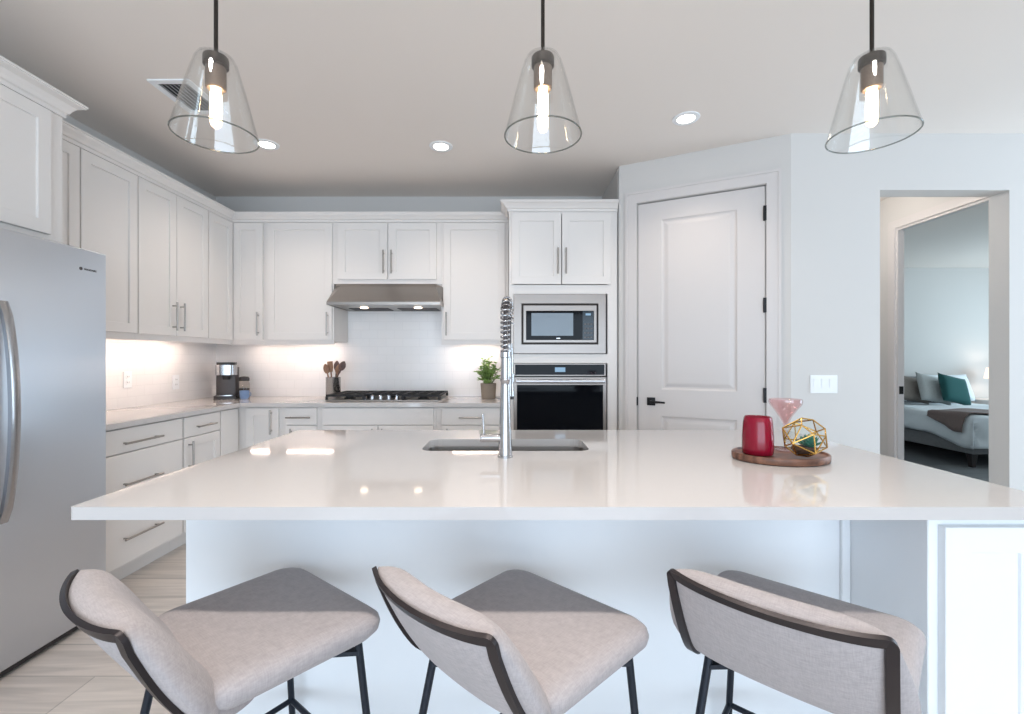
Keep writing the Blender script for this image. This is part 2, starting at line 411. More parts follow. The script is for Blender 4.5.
# ------------------------------------------------------------------ cabinets (local: front at y=0 facing -y)
def shaker(x0, x1, z0, z1, y=-.02, th=.02, fr=.058, rec=.009):
    m = MB(); e = .0015
    def r(ins, yy): return [(x0 + ins, yy, z0 + ins), (x1 - ins, yy, z0 + ins), (x1 - ins, yy, z1 - ins), (x0 + ins, yy, z1 - ins)]
    return m.loft([r(0, y + th), r(0, y + e), r(e, y), r(fr, y), r(fr + .0015, y + .0015), r(fr + .0025, y + rec)])
def ring_frame(m, x0, x1, z0, z1, l, r_, b, t_, yf, yb, e=.002):
    def q(a, y): return [(x0 + a * l, y, z0 + a * b), (x1 - a * r_, y, z0 + a * b), (x1 - a * r_, y, z1 - a * t_), (x0 + a * l, y, z1 - a * t_)]
    k = e / max(l, r_, b, t_)
    return m.loft([q(0, yb), q(0, yf + e), q(k, yf), q(1 - k, yf), q(1, yf + e), q(1, yb)], True, False, False)
def slab_front(x0, x1, z0, z1, y=-.02, th=.02):
    return MB().box(x0, x1, y, y + th, z0, z1, .002, 1)
def pull(cx, cz, L, vertical, parent, y=-.02):
    m = MB(); h = L / 2; e = h - .025
    f = (lambda a, o: (cx, y + o, cz + a)) if vertical else (lambda a, o: (cx + a, y + o, cz))
    m.tube([f(-h, -.032), f(h, -.032)], .006, 10)
    for s in (-e, e): m.tube([f(s, 0), f(s, -.032)], .0045, 8)
    return m.build('handle', M['nickel'], parent, 40)
UZ0, UZ1, CT = 1.376, 2.40, 2.475
def crown_profile(z0, z1, pr):
    h = z1 - z0
    return [(0, z0), (-.012, z0), (-.012, z0 + .25 * h), (-.022, z0 + .30 * h), (-.030, z0 + .48 * h), (-.046, z0 + .70 * h), (-pr + .006, z0 + .80 * h), (-pr + .006, z0 + .86 * h), (-pr, z0 + .88 * h), (-pr, z1), (0, z1)]
def upper(label, loc, rz, w, depth, z0, z1, doors, group, rail=True, name='wall_cabinet', cat='cabinet'):
    t = thing(name, label, cat, (loc[0], loc[1], z0), rz, group)
    b = MB().box(0, w, 0, depth, 0, z1 - z0)
    if rail: b.box(0, w, 0, .018, -.03, 0)
    b.build('body', M['cab'], t)
    for x0, x1, za, zb, hx in doors:
        d = shaker(x0, x1, za - z0, zb - z0).build('door', M['cab'], t)
        if hx is not None:
            pull(hx[0], hx[1] - z0, .195, True, d)
    return t
YF = 3.82
B = UZ0 + .03
GB = 'white wall cabinets over the back counter'
DZ0, DZ1 = 1.4145, 2.393
DEP = YB - .009 - YF
upper('white wall cabinet in the back corner, narrowest on the back wall, handle on its right', (-2.338, YF), 0, .27, DEP, B, UZ1, [(.018, .262, DZ0, DZ1, (.232, 1.547))], GB)
upper('wide single door white wall cabinet left of the range hood', (-2.067, YF), 0, .58, DEP, B, UZ1, [(.029, .570, DZ0, DZ1, (.538, 1.547))], GB)
upper('short double door white wall cabinet directly above the steel range hood', (-1.486, YF), 0, .901, DEP, 1.885, UZ1, [(.039, .450, 1.922, DZ1, (.425, 2.062)), (.466, .862, 1.922, DZ1, (.492, 2.062))], GB, False)
upper('single door white wall cabinet between range hood and oven tower, handle on its left', (-.584, YF), 0, .562, DEP, B, UZ1, [(.020, .536, DZ0, DZ1, (.046, 1.547))], GB)
XF = -2.34
GL = 'white wall cabinets along the left wall'
LD = XF - XL - .009
upper('white wall cabinet on left wall partly behind the fridge cabinet', (XF, 2.168), R(90), .663, LD, B, UZ1, [(.006, .281, DZ0, DZ1, None), (.289, .660, DZ0, DZ1, None)], GL)
upper('double door white wall cabinet on left wall with paired centre handles', (XF, 2.832), R(90), .660, LD, B, UZ1, [(.005, .325, DZ0, DZ1, (.288, 1.547)), (.330, .655, DZ0, DZ1, (.360, 1.547))], GL)
upper('narrow handleless white wall cabinet filling the end of left wall', (XF, 3.493), R(90), .325, LD, B, UZ1, [(.004, .304, DZ0, DZ1, None)], GL)
# crown moulding running over the wall cabinets
cr = MB()
pf = crown_profile(UZ1, CT, .055)
path = [(XF, 2.168, (1, 0)), (XF, YF, (1, -1)), (-.022, YF, (0, -1))]
rings = []
for x, y, (dx, dy) in path:
    rings.append([(x - o * dx, y - o * dy, z) for o, z in pf])
cr.loft(rings)
struct(cr, 'trim_4', M['cab'])
# under-cabinet LED bars
for lab, p, rz, L in (('longer under cabinet LED bar on back wall left of the hood', (-1.98, YB - .15), 0, .42),
                      ('short under cabinet LED bar in the back corner', (-2.30, YB - .15), 0, .18),
                      ('under cabinet LED bar beneath the cabinet right of the hood', (-.52, YB - .15), 0, .42),
                      ('under cabinet LED bar beneath the left wall cabinets', (XL + .15, 2.45), R(90), 1.25)):
    t = thing('under_cabinet_light', lab, 'light', (p[0], p[1], B - .016), rz, 'under cabinet LED bars')
    MB().box(0, L, -.016, .016, 0, .015, .002).build('housing', M['plate'], t)
    MB().box(.01, L - .01, -.010, .010, -.003, -.0005).build('diffuser', M['led'], t)
# fridge cabinet
t = upper('deep white cabinet above the steel fridge with its own crown', (-2.13, 1.24), R(90), .92, -2.13 - XL - .002, 1.80, UZ1, [(.006, .456, 1.826, DZ1, None), (.462, .850, 1.826, DZ1, None)], None, False, 'fridge_cabinet')
m = MB(); pf2 = crown_profile(UZ1 - 1.80, CT - 1.80, .08)
m.loft([[(0, o, z) for o, z in pf2], [(.92 - o * .6, o, z) for o, z in pf2], [(.92 - o * .6, .2, z) for o, z in pf2]])
m.build('crown', M['cab'], t)

# oven tower
TX0, TX1, TY = -.016, .826, 3.54
t = thing('oven_tower', 'tall white cabinet tower holding the microwave above the wall oven', 'cabinet', (TX0, TY, 0))
tw = TX1 - TX0; tdp = YB - .002 - TY
m = MB(); m.box(0, .022, 0, tdp, 0, UZ1); m.box(tw - .022, tw, 0, tdp, 0, UZ1); m.box(.022, tw - .022, tdp - .02, tdp, .1, UZ1)
m.box(.022, tw - .022, .07, .09, 0, .1)
for a, b, d in ((UZ1 - .02, UZ1, tdp - .02), (1.762, 1.831, tdp - .02), (1.222, 1.293, tdp - .02), (.495, .535, tdp - .02), (.1, .12, tdp - .02)):
    m.box(.036, tw - .075, 0, d, a, b)
for a, b in ((.022, .036), (tw - .075, tw - .022)): m.box(a, b, 0, tdp - .02, .1, UZ1)
m.build('body', M['cab'], t)
d = shaker(.022, .405, 1.835, 2.383).build('door', M['cab'], t); pull(.378, 2.01, .20, True, d)
d = shaker(.411, .790, 1.835, 2.383).build('door', M['cab'], t); pull(.440, 2.01, .20, True, d)
d = slab_front(.022, .790, .13, .49).build('drawer', M['cab'], t); pull(.40, .40, .25, False, d)
m = MB(); pf2 = crown_profile(UZ1, CT, .065)
m.loft([[(o, .20, z) for o, z in pf2], [(o, o, z) for o, z in pf2], [(tw, o, z) for o, z in pf2]])
m.build('crown', M['cab'], t)
# microwave in the tower
mx0, mx1 = .036, .036 + .727
t = thing('microwave', 'built in steel framed microwave above the wall oven', 'microwave', (TX0 + .036, TY, 1.297))
mw, mh = .715, .462
MB().box(.05, mw - .05, .022, .40, .0, mh - .0).build('body', M['dplastic'], t)
m = MB(); fb = .062
ring_frame(m, 0, mw, 0, mh, fb, fb - .003, .072, .075, -.016, -.001)
m.build('trim_frame', M['appl'], t)
MB().box(fb, mw - fb + .003, .002, .02, .072, mh - .075).build('reveal', M['bronze'], t)
dd = MB()
dx0, dx1, dz0, dz1 = fb + .014, mw - fb - .011, .086, mh - .089
ring_frame(dd, dx0, dx1, dz0, dz1, .021, .021, .019, .043, -.022, .0015)
door = dd.build('door', M['appl'], t)
MB().box(dx0 + .02, dx1 - .02, -.019, .0012, dz0 + .018, dz1 - .042).build('glass', M['bglass'], door)
MB().box(dx0 + .062, dx0 + .385, -.0205, -.0185, dz0 + .052, dz1 - .06).build('window', M['screen'], door)
MB().box(dx1 - .108, dx1 - .024, -.0205, -.0185, dz0 + .022, dz1 - .046).build('control_panel', M['ctrl'], door)
MB().box(dx1 - .085, dx1 - .045, -.0215, -.0204, dz1 - .078, dz1 - .062).build('display', M['disp'], door)
for r_ in range(4):
    for c_ in range(3): MB().box(dx1 - .096 + c_ * .024, dx1 - .080 + c_ * .024, -.0213, -.0204, dz0 + .034 + r_ * .034, dz0 + .046 + r_ * .034).build('key', M['gplastic'], door)
MB().box(dx0 + .255, dx0 + .285, -.0205, -.0188, dz0 + .028, dz0 + .036, .001, 1).build('badge', M['chrome'], door)
# wall oven
t = thing('wall_oven', 'built in black glass wall oven with a steel bar handle', 'oven', (TX0 + .036, TY, .54))
ow, oh = .715, 1.22 - .54
MB().box(.03, ow - .03, .004, .50, .02, oh - .02).build('body', M['dplastic'], t)
m = MB(); m.box(0, ow, -.016, -.001, oh - .098, oh, .003, 1); pnl = m.build('control_fascia', M['appl'], t)
MB().box(.012, ow - .012, -.019, -.0158, oh - .088, oh - .008).build('glass', M['bglass'], pnl)
MB().box(.32, .40, -.0205, -.0188, oh - .065, oh - .03).build('display', M['disp'], pnl)
m = ring_frame(MB(), 0, ow, 0, oh - .105, .026, .026, .031, .061, -.034, -.001)
door = m.build('door', M['appl'], t)
MB().box(.025, ow - .025, -.032, -.002, .03, oh - .165).build('glass', M['bglass'], door)
m = MB(); m.tube([(.02, -.075, oh - .135), (ow - .02, -.075, oh - .135)], .0165, 14)
for x in (.06, ow - .06): m.tube([(x, -.03, oh - .135), (x, -.075, oh - .135)], .010, 10)
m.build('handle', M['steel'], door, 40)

# base cabinets
BH = .883
def base(label, loc, rz, w, depth, fronts, group, body=True):
    t = thing('base_cabinet', label, 'cabinet', (loc[0], loc[1], 0), rz, group)
    MB().box(0, w, 0, depth, .105, BH).build('body', M['cab'], t)
    MB().box(0, w, .075, .093, 0, .105).build('toe_kick', M['cab'], t)
    for kind, x0, x1, z0, z1, h in fronts:
        o = (shaker if kind == 'door' else slab_front)(x0, x1, z0, z1).build(kind if kind != 'panel' else 'front_panel', M['cab'], t)
        if h: pull(h[0], h[1], h[2], h[3], o)
    return t
XB = -2.145
GBL = 'white base cabinets along the left wall'
bd = XB - XL - .002
base('white three drawer base cabinet beside the fridge', (XB, 2.262), R(90), .694, bd,
     [('drawer', .008, .683, .742, .872, (.345, .793, .27, False)), ('drawer', .008, .683, .432, .734, (.345, .568, .27, False)), ('drawer', .008, .683, .125, .424, (.345, .269, .27, False))], GBL)
base('white base cabinet on left wall with one drawer above a door', (XB, 2.957), R(90), .376, bd,
     [('drawer', .006, .368, .742, .872, (.19, .80, .19, False)), ('door', .006, .368, .125, .734, (.042, .62, .19, True))], GBL)
base('handleless white corner base cabinet at end of left run', (XB, 3.334), R(90), .236, bd, [('panel', .004, .212, .125, .872, None)], GBL)
YBF = 3.57
GBB = 'white base cabinets under the back counter'
bd = YB - .002 - YBF
base('white corner base cabinet on back wall with full height door', (-2.142, YBF), 0, .351, bd, [('door', .070, .326, .125, .872, (.276, .765, .19, True))], GBB)
base('narrow white base cabinet left of the cooktop with short drawer', (-1.790, YBF), 0, .299, bd,
     [('drawer', .034, .272, .742, .872, (.14, .80, .19, False)), ('door', .034, .272, .125, .734, (.08, .62, .19, True))], GBB)
base('wide white base cabinet beneath the gas cooktop', (-1.490, YBF), 0, .904, bd,
     [('panel', .022, .884, .742, .872, None), ('door', .022, .449, .125, .734, (.415, .62, .19, True)), ('door', .455, .884, .125, .734, (.49, .62, .19, True))], GBB)
base('white base cabinet right of the cooktop with one drawer', (-.585, YBF), 0, .565, bd,
     [('drawer', .045, .53, .742, .872, (.275, .80, .19, False)), ('door', .045, .53, .125, .734, (.09, .62, .19, True))], GBB)
m = MB(); m.prism([(XL + .009, 2.258), (-2.10, 2.258), (-2.10, 3.525), (-.02, 3.525), (-.02, YB - .009), (XL + .009, YB - .009)], 2, .884, .914)
o = m.build('countertop', M['quartz']); meta(o, 'white quartz L shaped countertop along the back and left walls', 'countertop')

# ------------------------------------------------------------------ island
IX0, IX1, IY0, IY1 = -1.018, 1.323, 1.048, 2.185
t = thing('kitchen_island', 'large white kitchen island base under the long quartz top', 'island', (0, 0, 0))
PYF, PIER = 1.361, 1.008
m = MB(); m.box(-.972, 1.29, PYF, PYF + .02, 0, .883); m.box(-.972, -.952, PYF + .02, 2.15, 0, .883)
m.box(1.27, 1.29, PYF + .02, 2.15, 0, .883); m.box(-.952, 1.27, 2.13, 2.15, .1, .883); m.box(-.952, 1.27, 2.05, 2.07, 0, .1)
m.build('body', M['island'], t)
m = MB(); m.box(PIER, 1.29, 1.10, PYF - .0005, 0, .883, .002, 1); m.build('pier', M['island'], t)
m = MB(); m.box(PIER - .026, PIER - .0005, PYF - .012, PYF - .0005, 0, .883, .002, 1); m.build('corner_strip', M['island'], t)
d = shaker(1.032, 1.274, .11, .855, y=1.08, th=.0195, fr=.060, rec=.008).build('door', M['island'], t)
for i in range(3):
    x0 = -.94 + i * .735
    d = shaker(x0, x0 + .72, .125, .872, y=2.151, th=.02).xf(Matrix.Identity(4)).build('door', M['island'], t)
SX0, SX1, SY0, SY1 = -.338, .296, 1.688, 1.935
m = MB(); m.holed(rrect(IX0, IX1, IY0, IY1, .008, 3), rrect(SX0, SX1, SY0, SY1, .045, 6), .884, .914)
o = m.build('island_countertop', M['quartz']); meta(o, 'long white quartz island top with the sink cut into it', 'countertop')
t = thing('sink', 'stainless undermount sink set in the island top', 'sink', (-.021, 1.81, .70))
m = MB(); rings = []
for ins, z in ((-.02, .1835), (0, .1835), (.002, .15), (.004, .04), (.012, .012), (.035, .002)):
    rings.append([(x, y, z) for x, y in rrect(SX0 + .021 + ins, SX1 + .021 - ins, SY0 - 1.81 + ins, SY1 - 1.81 - ins, .046, 6)])
m.loft(rings, True, False, True); m.build('basin', M['steelv'], t, 35, normals=False)
MB().lathe([(.045, .003), (.045, .006), (.03, .007), (.028, .004)], 0, .02).build('drain', M['chrome'], t, 40)
# faucet
t = thing('kitchen_faucet', 'tall steel spring neck faucet rising behind the sink', 'faucet', (-.02, 1.584, .914))
m = MB(); m.lathe([(.027, 0), (.027, .006), (.0245, .008), (.0225, .06), (.0185, .17), (.016, .25), (.016, .262), (.0175, .264), (.0175, .272), (.0155, .274), (.0155, .345), (.0185, .347), (.0185, .365), (.012, .367)], n=28)
m.build('spout_body', M['chrome'], t, 40)
ax, ar, zt0 = .007, .075, .47
def arch(u):   # 0..1 from body top over to the spray head
    if u < .35: return Vector((0, 0, .36 + (zt0 - .36) * u / .35))
    a = (u - .35) / .65 * PI
    k = (1 - math.cos(a)) / 2
    return Vector((2 * ax * k, ar * 2 * k, zt0 + ar * math.sin(a)))
zt0 = .475
m = MB(); m.tube([arch(i / 40) for i in range(41)] + [Vector((2 * ax, 2 * ar, .42)), Vector((2 * ax, 2 * ar, .36))], .0075, 10); m.build('hose', M['gplastic'], t, 60)
m = MB(); pts = []
N = 20; T = N * 12
for i in range(T + 1):
    u = i / T; p = arch(u); q = arch(min(u + .005, 1)); p0 = arch(max(u - .005, 0)); tg = (q - p0).normalized()
    side = Vector((1, -.2, 0)); side = (side - tg * side.dot(tg)).normalized(); o2 = tg.cross(side)
    a = 2 * PI * N * u
    pts.append(p + (side * math.cos(a) + o2 * math.sin(a)) * .0155)
m.tube(pts, .0032, 6); m.build('spring', M['chrome'], t, 60)
m = MB(); m.tube([(2 * ax, 2 * ar, .40), (2 * ax, 2 * ar, .36), (2 * ax, 2 * ar, .25), (2 * ax, 2 * ar, .20)], [.012, .0155, .0155, .019], 16); sh = m.build('spray_head', M['chrome'], t, 40)
MB().tube([(2 * ax, 2 * ar, .2), (2 * ax, 2 * ar, .188)], .017, 16).build('nozzle', M['dplastic'], sh, 40)
m = MB(); m.tube([(.012, .01, .27), (2 * ax, 2 * ar - .018, .27)], .006, 10); m.lathe([(.0165, .255), (.0195, .255), (.0195, .285), (.0165, .285)], 2 * ax, 2 * ar, 20, cap0=False, cap1=False); m.build('docking_arm', M['chrome'], t, 40)
m = MB(); m.tube([(-.015, 0, .066), (-.078, 0, .066), (-.088, 0, .066)], [.0145, .0145, .012], 16)
m.tube([(-.074, 0, .07), (-.078, -.002, .15)], [.0042, .0036], 10); m.build('lever', M['chrome'], t, 40)

# ------------------------------------------------------------------ fridge
FX, FY0, FY1, FZ = -1.98, 1.318, 2.232, 1.768
t = thing('refrigerator', 'brushed steel side by side refrigerator at the left edge', 'refrigerator', (FX, FY0, 0), R(90))
fw = FY1 - FY0
m = MB(); m.box(.004, fw - .004, .075, -XL + FX - .01, .06, FZ - .015, .006); m.build('body', M['gplastic'], t)
def fdoor(x0, x1, hx, s):
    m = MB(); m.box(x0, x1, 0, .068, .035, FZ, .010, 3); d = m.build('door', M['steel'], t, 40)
    h = MB(); pts = []; rr = []
    for i in range(17):
        u = i / 16; pts.append((hx, -.012 - .050 * math.sin(PI * u) ** .6, .62 + .86 * u))
    h2 = []
    for p in pts: h2.append([(p[0] + a * .017, p[1] + b * .012, p[2]) for a, b in ((-1, -.6), (-.6, -.9), (.6, -.9), (1, -.6), (1, .6), (.5, 1), (-.5, 1), (-1, .6))])
    h.loft(h2)
    h.build('handle', M['chrome'], d, 50)
    return d
fdoor(.002, .400, .360, 0)
rd = fdoor(.406, fw - .002, .440, 1)
m = MB(); m.box(.01, fw - .01, .012, .08, .012, .034, .002, 1); m.build('base_grille', M['dplastic'], t)
for x in (.05, fw - .05): MB().lathe([(.02, 0), (.02, .062)], x, .15, 12).build('foot', M['dplastic'], t)
m = MB(); m.lathe([(.0075, 0), (.0075, .0015)], 0, 0, 16); m.xf(Matrix.Translation((.776, -.0002, 1.672)) @ Matrix.Rotation(R(90), 4, 'X')); m.build('badge', M['gplastic'], rd)
text_mesh('lettering', 'FRIGIDAIRE', .0125, M['gplastic'], rd, (.792, -.0004, 1.668), (R(90), 0, 0))

# ------------------------------------------------------------------ range hood
t = thing('range_hood', 'stainless under cabinet range hood above the gas cooktop', 'range hood', (-1.022, YB - .01, 1.69))
hw, hd = .455, YB - .01 - 3.64
m = MB()
back = 0; lip = -hd
ty = 3.822 - (YB - .01)
rings = []
# canopy: upright lip then slanted, tapering front up to the cabinet underside
def hr(x, y, z): return [(-hw, back, z), (hw, back, z), (hw, max(y, ty), z), (x, y, z), (-x, y, z), (-hw, max(y, ty), z)]
m.loft([hr(hw, lip, 0), hr(hw, lip, .022), hr(hw, lip + .012, .032), hr(hw - .06, ty - .035, .165), hr(hw - .06, ty - .012, .194)], True, False, True)
m.build('canopy', M['steelv'], t)
m = MB(); m.box(-hw + .004, hw - .004, lip + .004, -.004, .004, .010); m.build('underside', M['steelv'], t)
for x in (-.23, .23):
    MB().lathe([(.032, -.002), (.032, .0035)], x, -.27, 20).build('lamp', M['hoodlamp'], t)
m = MB()
for x in (-.21, .21):
    for i in range(9): m.box(x - .17, x + .17, -.22 + i * .022, -.208 + i * .022, -.001, .0035)
m.build('filter', M['gplastic'], t)
# ------------------------------------------------------------------ gas cooktop
t = thing('gas_cooktop', 'black gas cooktop with cast iron grates on the back counter', 'cooktop', (-1.03, 3.88, .914))
cw = .457
m = MB(); m.box(-cw, cw, -.24, .24, .0005, .012, .004); m.build('base_plate', M['steelv'], t)
for gx in (-.305, 0, .305):
    m = MB(); a = .148
    y0 = -.215 if gx else -.12
    for x in (-a, a, -a * .33, a * .33): m.box(gx + x - .007, gx + x + .007, y0, .225, .038, .055, .002, 1)
    for y in (y0, .225, (y0 + .225) / 2, y0 * .5 + .05, .12): m.box(gx - a - .007, gx + a + .007, y - .007, y + .007, .038, .055, .002, 1)
    for x in (-a, a):
        for y in (y0, .225): m.box(gx + x - .009, gx + x + .009, y - .009, y + .009, .012, .04)
    m.build('grate', M['iron'], t)
for x, y in ((-.305, .11), (-.305, -.11), (0, .05), (.305, .11), (.305, -.11)):
    MB().lathe([(.045, .012), (.045, .022), (.03, .024), (.03, .034), (.026, .036)], x, y, 20).build('burner', M['iron'], t, 40)
for i in range(5):
    m = MB(); x = (i - 2) * .067 - .03; m.lathe([(.021, .012), (.021, .016), (.016, .018), (.0145, .042), (.012, .044)], x, -.185, 18); m.box(x - .003, x + .003, -.205, -.165, .04, .05, .001, 1)
    m.build('knob', M['chrome'], t, 40)

# ------------------------------------------------------------------ things on the back counter
t = thing('coffee_maker', 'black and steel coffee maker in the counter corner', 'coffee maker', (-2.455, 3.93, .914), R(25))
m = MB(); m.prism(rrect(-.085, .085, -.11, .115, .02, 4), 2, 0, .028); m.build('base', M['dplastic'], t, 40)
m = MB(); m.prism(rrect(-.085, .085, .02, .115, .03, 5), 2, .028, .27); m.build('water_tank', M['gplastic'], t, 40)
m = MB(); m.prism(rrect(-.078, .078, -.09, .115, .045, 6), 2, .205, .29); m.build('head', M['chrome'], t, 40)
m = MB(); m.prism(rrect(-.07, .07, -.082, .105, .04, 6), 2, .29, .312); m.build('lid', M['dplastic'], t, 40)
m = MB(); m.lathe([(.028, .165), (.034, .205)], 0, -.035, 18); m.build('brew_nozzle', M['dplastic'], t, 40)
m = MB(); m.prism(rrect(-.06, .06, -.10, .01, .015, 4), 2, .028, .036); m.build('drip_tray', M['chrome'], t, 40)
t = thing('storage_jar', 'glass coffee jar with dark lid beside the coffee maker', 'jar', (-2.335, 3.98, .914))
MB().lathe([(.043, .001), (.045, .004), (.045, .125), (.036, .145), (.036, .150)], n=24).build('glass', M['jar'], t, 40)
MB().lathe([(.041, .003), (.041, .085)], n=24).build('contents', M['coffee'], t, 40)
MB().lathe([(.042, .150), (.042, .172), (.034, .186), (.008, .190)], n=24).build('lid', M['dplastic'], t, 40)
t = thing('small_cup', 'small pale blue cup in front of the coffee jar', 'cup', (-2.285, 3.90, .914))
MB().lathe([(.026, 0), (.034, .010), (.038, .07), (.035, .07), (.031, .012), (.02, .006)], n=24).build('cup_body', M['bluecup'], t, 40)
MB().tube([(.035, 0, .055), (.055, 0, .05), (.055, 0, .03), (.034, 0, .02)], .004, 8).build('handle', M['bluecup'], t, 60)
# utensil crock
CX, CY = -1.555, 3.98
t = thing('utensil_crock', 'steel utensil crock left of the cooktop', 'crock', (CX, CY, .914))
MB().lathe([(.060, 0), (.062, .004), (.062, .178), (.064, .182), (.058, .182), (.057, .01), (.02, .008)], n=32).build('holder', M['chrome'], t, 40)
def spoon(label, dx, dy, tilt, az, L, hw_, m_, kind='spoon', nm='wooden_spoon'):
    t = thing(nm, label, 'utensil', (CX + dx, CY + dy, .926), az, 'cooking utensils in the steel crock')
    e = Matrix.Rotation(tilt, 4, 'Y')
    a = MB().tube([(0, 0, 0), (0, 0, L)], [.006, .0065], 8).xf(e).build('handle', m_, t, 60)
    h = MB()
    if kind == 'spoon':
        rings = []
        for i in range(9):
            u = i / 8; z = L - .005 + u * .085; r = max(.006, hw_ * math.sin(PI * min(1, .12 + u * .86)) ** .7) if u < 1 else .004
            rings.append([(r * math.cos(2 * PI * k / 14), .35 * r * math.sin(2 * PI * k / 14), z) for k in range(14)])
        h.loft(rings)
    else:
        h.prism([(-.012, L - .01), (.012, L - .01), (hw_, L + .03), (hw_, L + .085), (-hw_, L + .085), (-hw_, L + .03)], 1, -.003, .003)
    h.xf(e).build('bowl' if kind == 'spoon' else 'blade', m_, t, 50)
spoon('pale wooden spoon leaning furthest left in the crock', .0, .0, R(-14), 0, .215, .026, M['spoon'])
spoon('flat pale wooden spatula at the back left of the crock', -.005, .02, R(-6), 0, .225, .024, M['spoon'], 'flat', 'wooden_spatula')
spoon('upright dark wooden spoon in middle of the crock', .008, .01, R(4), 0, .235, .027, M['dspoon'])
spoon('brown wooden spoon just right of the crock middle', .012, -.015, R(9), 0, .205, .027, M['spoon'])
spoon('dark ladle leaning furthest right out of the crock', -.036, -.026, R(25), 0, .262, .030, M['dspoon'], 'spoon', 'ladle')
# potted plant
t = thing('potted_plant', 'small leafy green plant in a taupe pot on back counter', 'plant', (-.195, 3.93, .914))
MB().lathe([(.056, 0), (.060, .004), (.068, .125), (.068, .132), (.060, .132), (.056, .11), (.02, .108)], n=28).build('pot', M['pot'], t, 40)
MB().lathe([(.0555, .100), (.0595, .112), (.02, .118)], n=24).build('soil', M['soil'], t, 40)
rnd = random.Random(3)
sm = MB(); lf = MB()
for i in range(30):
    a = rnd.uniform(0, 2 * PI); sp = rnd.uniform(.01, .135); h = rnd.uniform(.20, .385) - sp * .6
    p0 = Vector((.02 * math.cos(a), .02 * math.sin(a), .11)); p1 = Vector((sp * math.cos(a), sp * math.sin(a), h))
    pm = (p0 + p1) / 2 + Vector((0, 0, .02))
    sm.tube([p0, pm, p1], .0018, 5)
    for k in range(11):
        u = .45 + .55 * k / 10; q = p0.lerp(p1, u) + Vector((0, 0, .02 * (1 - abs(2 * u - 1))))
        b = rnd.uniform(0, 2 * PI); dirv = Vector((math.cos(b), math.sin(b), rnd.uniform(-.1, .8))).normalized()
        L = rnd.uniform(.034, .056); s = dirv.cross(Vector((0, 0, 1))).normalized() * L * .33; n = s.cross(dirv).normalized() * .004
        v = lf.verts([q, q + dirv * L * .5 + s + n, q + dirv * L, q + dirv * L * .5 - s + n, q + dirv * L * .5 - n])
        lf.face((v[0], v[1], v[4])); lf.face((v[1], v[2], v[4])); lf.face((v[2], v[3], v[4])); lf.face((v[3], v[0], v[4]))
sm.build('stems', M['stem'], t); lf.build('foliage', M['leaf'], t, normals=False)

# ------------------------------------------------------------------ wall plates
def outlet(label, loc, rz):
    t = thing('wall_outlet', label, 'outlet', loc, rz, 'outlets on the tiled left wall')
    MB().box(-.036, .036, -.006, -.0003, -.058, .058, .002, 1).build('cover_plate', M['plate'], t)
    for z in (-.02, .02):
        s = MB().prism(rrect(-.017, .017, z - .014, z + .014, .008, 4), 1, -.0085, -.006).build('socket', M['plate'], t)
        MB().box(-.008, -.0055, -.0089, -.0084, z - .004, z + .006).box(.0055, .008, -.0089, -.0084, z - .004, z + .006).build('slot', M['gplastic'], s)
outlet('white outlet on tiled left wall, nearer the fridge', (XL + .008, 3.19, 1.11), R(90))
outlet('white outlet on tiled left wall, nearer the coffee maker', (XL + .008, 3.65, 1.07), R(90))
t = thing('light_switch', 'white three gang light switch right of the pantry door', 'light switch', (2.056, YR, 1.09))
MB().box(-.089, .089, -.006, -.0003, -.06, .06, .002, 1).build('cover_plate', M['plate'], t)
for x in (-.052, 0, .052):
    m = MB(); m.prism([(-.0062, -.034), (-.0118, .034), (-.006, .034)], 0, x - .017, x + .017); m.build('rocker', M['plate'], t)

# ------------------------------------------------------------------ tray with ornaments
TXc, TYc = .913, 1.545
t = thing('wooden_tray', 'oval dark wood tray on the right end of the island', 'tray', (TXc, TYc, .914))
m = MB(); m.lathe([(.94, .0005), (.985, .003), (1, .010), (1, .021), (.985, .025), (.95, .025), (.93, .019), (.2, .018)], n=56, sx=.155, sy=.116); m.build('board', M['tray'], t, 40)
t = thing('red_vase', 'glossy dark red ceramic jar on the wooden tray', 'vase', (.838, 1.545, .933))
MB().lathe([(.043, 0), (.0475, .003), (.0490, .02), (.0485, .06), (.0455, .105), (.0430, .122), (.041, .127), (.038, .124), (.037, .03), (.01, .028)], n=40).build('jar_body', M['red'], t, 60)
t = thing('glass_goblet', 'pink wide flared glass goblet behind the gold terrarium', 'goblet', (.968, 1.605, .933))
m = MB(); m.lathe([(.034, .001), (.034, .004), (.006, .010), (.0042, .02), (.0042, .075), (.007, .090), (.018, .115), (.036, .143), (.050, .162), (.0530, .172), (.0515, .181), (.0485, .177), (.046, .164), (.032, .145), (.014, .117), (.003, .094)], n=40)
m.build('glass', M['pink'], t, 60)
t = thing('geometric_terrarium', 'gold wire geometric glass terrarium holding a succulent', 'terrarium', (.952, 1.475, .935), R(20))
